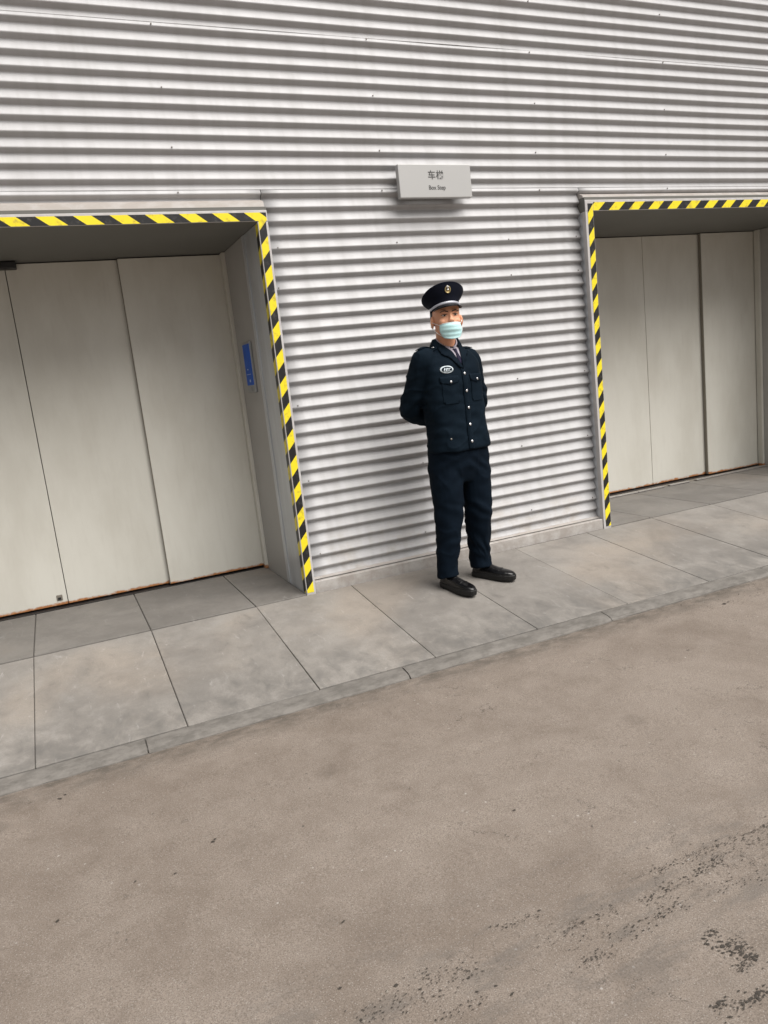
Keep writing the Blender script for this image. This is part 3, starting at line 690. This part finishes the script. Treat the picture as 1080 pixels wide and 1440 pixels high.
# silver braid round the front of the band
V, F = [], []
for i in range(31):
    t_ = R(-90)+(i/15-1)*R(86)
    for (z, d_) in ((.0115, .0015), (.0135, .0038), (.0240, .0038), (.0260, .0015)):
        V.append(capx(((.0867+d_)*math.cos(t_), (.1086+d_)*math.sin(t_), z-.006*abs(i/15-1)**2)))
for i in range(30):
    for j in range(3): F.append((i*4+j, i*4+j+1, i*4+j+5, i*4+j+4))
mesh('braid', V, F, 'braid', capo, True)
for s in (-1, 1):
    t_ = R(-90)+s*R(84); mesh('button', *ellipsoid(capx((.0905*math.cos(t_), .1125*math.sin(t_), .016)), (.006, .006, .006), 10, 8), 'silver', capo, True)
# emblem on the front of the crown: wreath, shield and star
bc = BVHTree.FromObject(capo, bpy.context.evaluated_depsgraph_get())
CU, CW, CD = CT @ Vector((1, 0, 0)), CT @ Vector((0, 0, 1)), CT @ Vector((0, 1, 0))
cb = capx((0, -.30, 0))
wre = [(.0175*math.cos(R(a)), .088+.0205*math.sin(R(a))) for a in range(100, 441, 20)]; wri = [(.0115*math.cos(R(a)), .088+.0145*math.sin(R(a))) for a in range(440, 99, -20)]
emb = lay((CU, CW), CD, wre+wri, cb, .0015, 'emblem', 'gold', capo, .01, .0022, bc); tag(emb, 'silver and gold wreath emblem on the cap')
lay((CU, CW), CD, [(0, .071), (.008, .079), (.0085, .091), (-.0085, .091), (-.008, .079)], cb, .0015, 'shield', 'gold', emb, .01, .002, bc)
lay((CU, CW), CD, [(.0105*math.cos(R(90+36*k))*(1 if k % 2 == 0 else .55), .1015+.0105*math.sin(R(90+36*k))*(1 if k % 2 == 0 else .55)) for k in range(10)], cb, .0028, 'star', 'silver', emb, .01, .002, bc)
lay((CU, CW), CD, [(-.006, .084), (.006, .084), (.007, .090), (-.007, .090)], cb, .004, 'shield_bar', 'silver', emb, .01, .001, bc)
# ---- jacket
def wr(q, n, amp, f, sd, st=(1, 1, 1)):
    return amp*noise.noise((q.x*f*st[0]+sd, q.y*f*st[1], q.z*f*st[2]))
jt = loft([sring(.012, .002, .855, .206, .138, 2.5, TY, 40), sring(.012, .002, .875, .208, .139, 2.5, TY, 40), sring(.008, 0, .95, .200, .134, 2.5, TY, 40), sring(.002, 0, 1.05, .196, .131, 2.5, TY, 40), sring(-.006, -.002, 1.15, .199, .131, 2.5, TY, 40),
           sring(-.006, -.004, 1.25, .198, .129, 2.5, TY, 40), sring(-.010, 0, 1.33, .200, .120, 2.5, TY, 40), sring(-.010, .006, 1.39, .196, .105, 2.4, TY, 40), sring(-.008, .012, 1.435, .150, .088, 2.2, TY, 40), sring(-.005, .018, 1.468, .096, .074, 2.1, TY, 40, .22), sring(-.003, .020, 1.488, .072, .066, 2, TY, 40, .45)])
def sleeve(a, b, c):
    return tube(smooth_path([(a+Vector((.05 if a.x < 0 else -.05, 0, .008)), .066), (a, .074), (a*.55+b*.45, .070), (b+(b-a).normalized()*-.01, .066), (b*.93+c*.07+Vector((0, .012, -.006)), .063), ((b+c)/2, .057), (c*.93+b*.07, .047), (c, .044)], 5), 18)
def crease(q, f, st, sd):
    v = abs(noise.noise((q.x*f*st[0]+sd, q.y*f*st[1], q.z*f*st[2]))); return max(0, 1-v/.22)**2
def jdisp(q, n):
    arm = 1.0 if abs(q.x) > .20 or q.y > .12 else 0.0
    a = wr(q, n, .0055, 9, 3, (1, 1, .7))+wr(q, n, .0042, 19, 8, (.7, .7, 1.4))+.0028*math.sin(46*(q.z-.6*abs(q.x-.02))+7*noise.noise(q*5))*max(0, 1-abs(q.z-1.02)/.14)
    if arm: a += .0055*math.sin(70*(q.z+.55*abs(q.x))+6*noise.noise(q*7))*max(0, 1-abs(q.z-1.13)/.13)
    a += .0046*crease(q, 6.5, (1, 1, 1.5), 4)*(1.0 if arm else .75)-.0016
    if q.z < 1.0: a += .003*noise.noise((math.atan2(q.y, q.x)*4, q.z*3, 2))
    return q+n*a
jk = fuse('jacket', [jt, sleeve(SHR, ELR, WRR), sleeve(SHL, ELL, WRL)], .0055, 'jacket_cloth', pr, 12, .5, jdisp)
bj = BVHTree.FromObject(jk, bpy.context.evaluated_depsgraph_get())
rzm = Matrix.Rotation(TY, 3, 'Z'); JU, JW, JD = rzm @ Vector((1, 0, 0)), Vector((0, 0, 1)), rzm @ Vector((0, 1, 0))
jb = Vector((.004, 0, 0))-JD*.45
def J(name, outline, off, mat, par, thick=.002, step=.012, bulge=None): return lay((JU, JW), JD, outline, jb, off, name, mat, par, step, thick, bj, bulge)
NX = -.016
sh = J('shirt', [(NX-.056, 1.470), (NX-.034, 1.42), (NX+.002, 1.350), (NX+.034, 1.42), (NX+.054, 1.470), (NX, 1.452)], .0015, 'shirt_cloth', pr, .0015)
ti = J('tie', [(NX-.013, 1.446), (NX+.013, 1.446), (NX+.008, 1.424), (NX+.016, 1.385), (NX+.004, 1.358), (NX-.010, 1.385), (NX-.007, 1.424)], .005, 'tie_cloth', pr, .004)
# shirt collar standing round the neck with its two points
def collar(name, mat, prof, cxyz, gap, n, par, thick):
    V, F = [], []
    for i in range(n+1):
        t_ = R(-90)+gap+(2*math.pi-2*gap)*i/n
        fr = max(0, math.cos(t_+R(90)))        # 1 at the front
        for (ra, rb, z, dz) in prof:
            q = Vector((cxyz[0]+ra*math.cos(t_), cxyz[1]+rb*math.sin(t_), z+dz*fr)); V.append(q)
    m = len(prof)
    for i in range(n):
        for j in range(m-1): F.append((i*m+j, i*m+j+1, (i+1)*m+j+1, (i+1)*m+j))
    o = mesh(name, V, F, mat, par, True); md = o.modifiers.new('thickness', 'SOLIDIFY'); md.thickness = thick; md.offset = 1; return o
collar('shirt_collar', 'shirt_cloth', [(.062, .062, 1.480, -.05), (.0615, .0620, 1.500, -.050), (.0615, .0620, 1.522, -.058), (.0660, .0675, 1.518, -.060), (.074, .077, 1.494, -.075)], (-.004, .022), R(9), 40, sh, .0015)
collar('jacket_collar', 'jacket_cloth', [(.070, .070, 1.478, -.04), (.0705, .0705, 1.500, -.045), (.0710, .0710, 1.518, -.060), (.0785, .0780, 1.516, -.066), (.090, .087, 1.494, -.074), (.104, .094, 1.466, -.070)], (-.004, .020), R(34), 44, jk, .003)
# lapels
J('lapel', [(NX-.062, 1.478), (NX-.044, 1.470), (NX-.016, 1.400), (NX+.012, 1.330), (NX-.010, 1.338), (NX-.056, 1.392), (NX-.066, 1.404), (NX-.082, 1.412), (NX-.094, 1.424), (NX-.080, 1.455)], .0055, 'jacket_cloth', jk, .0035)
J('lapel', [(NX+.060, 1.478), (NX+.080, 1.455), (NX+.092, 1.424), (NX+.080, 1.412), (NX+.064, 1.404), (NX+.054, 1.392), (NX+.026, 1.350), (NX+.012, 1.330), (NX+.020, 1.400), (NX+.042, 1.470)], .0055, 'jacket_cloth', jk, .0035)
# front placket, hem band, pocket flaps
J('placket', [(NX+.026, 1.345), (NX+.028, .866), (NX+.030, .862), (NX-.010, .862), (NX-.008, 1.335), (NX+.010, 1.330)], .0025, 'jacket_cloth', jk, .0025, .03)
for s in (-1, 1):
    c = NX+.006+s*.098
    J('pocket_flap', [(c-.056, 1.296), (c+.056, 1.296), (c+.056, 1.262), (c+.030, 1.254), (c, 1.245), (c-.030, 1.254), (c-.056, 1.262)], .003, 'jacket_cloth', jk, .0035)
    J('pocket', [(c-.050, 1.27), (c+.050, 1.27), (c+.050, 1.150), (c+.040, 1.138), (c-.040, 1.138), (c-.050, 1.150)], .0012, 'jacket_cloth', jk, .002)
    if 0: J('lower_pocket', [(c-.058-.012*s, .985), (c+.058-.012*s, .978), (c+.058-.012*s, .962), (c-.058-.012*s, .969)], .0025, 'jacket_cloth', jk, .003)
def surf(u, z, off):
    o = jb+JU*u+JW*z; h, n, _, _ = bj.ray_cast(o, JD); 
    return h+(n if n.dot(JD) < 0 else -n)*off, (n if n.dot(JD) < 0 else -n)
def button(u, z, off, r=.0085):
    c, n = surf(u, z, off); q = n.to_track_quat('Z', 'Y').to_matrix()
    return mesh('button', *ellipsoid(c, (r, r, r*.45), 14, 8, q), 'silver', jk, True)
for z in (1.302, 1.203, 1.104, 1.005, .906): button(NX+.012, z, .0072)
for s in (-1, 1): button(NX+.006+s*.098, 1.264, .0085, .0075)
mesh('snap', *ellipsoid(surf(NX-.115, .935, .002)[0], (.006, .003, .006), 12, 8), 'screw_steel', jk, True)
# chest patch: pale oval with a dark inner ring and strokes
def oval(c, z, a, b, n=22, t0=0): return [(c+a*math.cos(2*math.pi*k/n), z+b*math.sin(2*math.pi*k/n)) for k in range(n)]
pc, pz = NX-.098, 1.335
pt = J('chest_patch', oval(pc, pz, .040, .0215), .0030, 'patch_white', jk, .0016); tag(pt, 'pale oval cloth badge on the chest')
J('patch_field', oval(pc, pz, .032, .0155), .0050, 'jacket_cloth', pt, .0006)
tm = .0020
for pts in ([(-.022, -.006), (-.016, -.008), (-.008, .006), (-.014, .008)], [(-.010, -.008), (-.004, -.008), (.003, .007), (-.003, .008)], [(-.004, .002), (.008, .004), (.008, .008), (-.003, .007)], [(.004, -.008), (.010, -.007), (.015, .006), (.009, .007)], [(.012, .003), (.022, .002), (.022, .006), (.013, .007)], [(-.024, -.0105), (.020, -.0105), (.022, -.0082), (-.020, -.0082)]):
    J('patch_stroke', [(pc+a, pz+b) for a, b in pts], .0060, 'patch_white', pt, .0006)
# epaulettes
for s in (-1, 1):
    out = [(s*.070, -.024), (s*.170, -.028), (s*.195, -.020), (s*.195, .020), (s*.170, .028), (s*.070, .024), (s*.058, 0)]
    if s < 0: out = out[::-1]
    ep = lay((JU, JD), Vector((0, 0, -1)), out, Vector((-.024, .010, 1.75)), .0035, 'epaulette', 'jacket_cloth', jk, .012, .0035, bj)
    o_ = Vector((-.024, .010, 1.75))+JU*s*.082; h, n, _, _ = bj.ray_cast(o_, Vector((0, 0, -1)))
    mesh('button', *ellipsoid(h+Vector((0, 0, .009)), (.0085, .0085, .005), 12, 8), 'silver', ep, True)
# ---- trousers
hips = loft([sring(.008, .004, .66, .120, .080, 2.2, TY*.3, 36), sring(.009, .004, .71, .165, .104, 2.3, TY*.4, 36), sring(.010, .004, .76, .188, .118, 2.4, TY*.5, 36), sring(.010, .004, .82, .195, .124, 2.4, TY*.6, 36), sring(.010, .002, .90, .190, .122, 2.4, TY, 36), sring(.006, 0, .98, .172, .112, 2.4, TY, 36)])
def tleg(h, k, a, s):
    return tube(smooth_path([(h+Vector((0, 0, .02)), .098), (h*.8+k*.2, .104), (h*.5+k*.5, .101), (h*.2+k*.8, .094), (k, .087), (k*.7+a*.3, .080), (k*.35+a*.65, .072), (a+Vector((0, -.010, .050)), .067), (a+Vector((0, -.016, -.012)), .069)], 4), 20, sq=1.06)
def tdisp(q, n):
    a = wr(q, n, .0055, 8, 1, (1, 1, .7))+wr(q, n, .003, 20, 5)
    a += .0036*crease(q, 6, (1.2, 1.2, .75), 2)-.0012
    k = max(0, 1-abs(q.z-.25)/.17); a += .0042*k*math.sin(64*q.z+3.2*math.atan2(q.y, abs(q.x)-.12)+5*noise.noise(q*6))
    k = max(0, 1-abs(q.z-.48)/.10); a += .004*k*math.sin(80*q.z+2*q.x*30+5*noise.noise(q*6))
    k = max(0, 1-abs(q.z-.76)/.09); a += .004*k*math.sin(60*(q.z+abs(q.x)*.7)+4*noise.noise(q*6))
    return q+n*a
tr = fuse('trousers', [hips, tleg(HIPR, KNR, ANR, -1), tleg(HIPL, KNL, ANL, 1)], .0055, 'trouser_cloth', pr, 14, .5, tdisp)
# ---- shoes
def shoe(heel, ang):
    """heel: heel position on the slope (local), ang: direction of the toe from -y towards +x"""
    rm = Matrix.Translation(heel) @ Matrix.Rotation(-R(4)+ANG*1.0, 4, 'X') @ Matrix.Rotation(ang, 4, 'Z')
    f = lambda x, y, z: rm @ Vector((x, y, z))
    prof = [(.012, .020, .036), (.0, .030, .056), (-.03, .037, .074), (-.07, .038, .082), (-.11, .040, .074), (-.15, .045, .060), (-.19, .047, .050), (-.225, .043, .045), (-.25, .034, .040), (-.268, .022, .032), (-.276, .010, .024)]
    rings = []
    for (y, w, h) in prof:
        r = []
        for k in range(20):
            t_ = 2*math.pi*k/20; c, s = math.cos(t_), math.sin(t_)
            x = w*math.copysign(abs(c)**.8, c); z = .024+(h-.024)*s**.85 if s > 0 else .024+.012*s
            r.append(f(x, y, z+.0))
        rings.append(r)
    up_ = loft(rings); ank = tube([(f(0, -.038, .03), .034), (f(0, -.040, .07), .043), (f(0, -.038, .105), .047), (f(0, -.038, .150), .047)], 16)
    so = empty  # noqa
    sh_ = fuse('shoe', [up_, ank], .0045, 'leather', pr, 4, .5)
    def outl(z, g):
        pts = []
        L = [(y, w) for (y, w, h) in prof]
        for (y, w) in L: pts.append(f(w*.97+g, y-(g if y < -.26 else 0)+(g if y > 0 else 0), z))
        for (y, w) in L[::-1]: pts.append(f(-w*.97-g, y-(g if y < -.26 else 0)+(g if y > 0 else 0), z))
        return pts
    mesh('sole', *loft([outl(-.012, .001), outl(.004, .003), outl(.017, .003), outl(.021, .0005)]), 'sole', sh_)
    # toe cap seam, laces
    for y, w, h in ((-.172, .044, .0555),):
        mesh('toe_seam', *tube([(f(w*1.03*math.cos(R(a)), y-.012*math.sin(R(a)), .022+(h-.022)*math.sin(R(a))+.0006), .0014) for a in range(5, 176, 10)], 6), 'leather', sh_, True)
    for k in range(3):
        y = -.085-.018*k; z = .0800-.0052*k
        mesh('lace', *tube([(f(-.017, y+.003, z-.003), .0019), (f(0, y-.001, z+.002), .0021), (f(.017, y+.003, z-.003), .0019)], 6), 'sole', sh_, True)
def gz(x, y): return SL*(GY+y)-SL*GY
hr = Vector((-.150, .068, 0)); hr.z = gz(hr.x, hr.y)+.0125; shoe(hr, R(13))
hl = Vector((.106, .114, 0)); hl.z = gz(hl.x, hl.y)+.0125; shoe(hl, R(33))
bpy.context.view_layer.update()
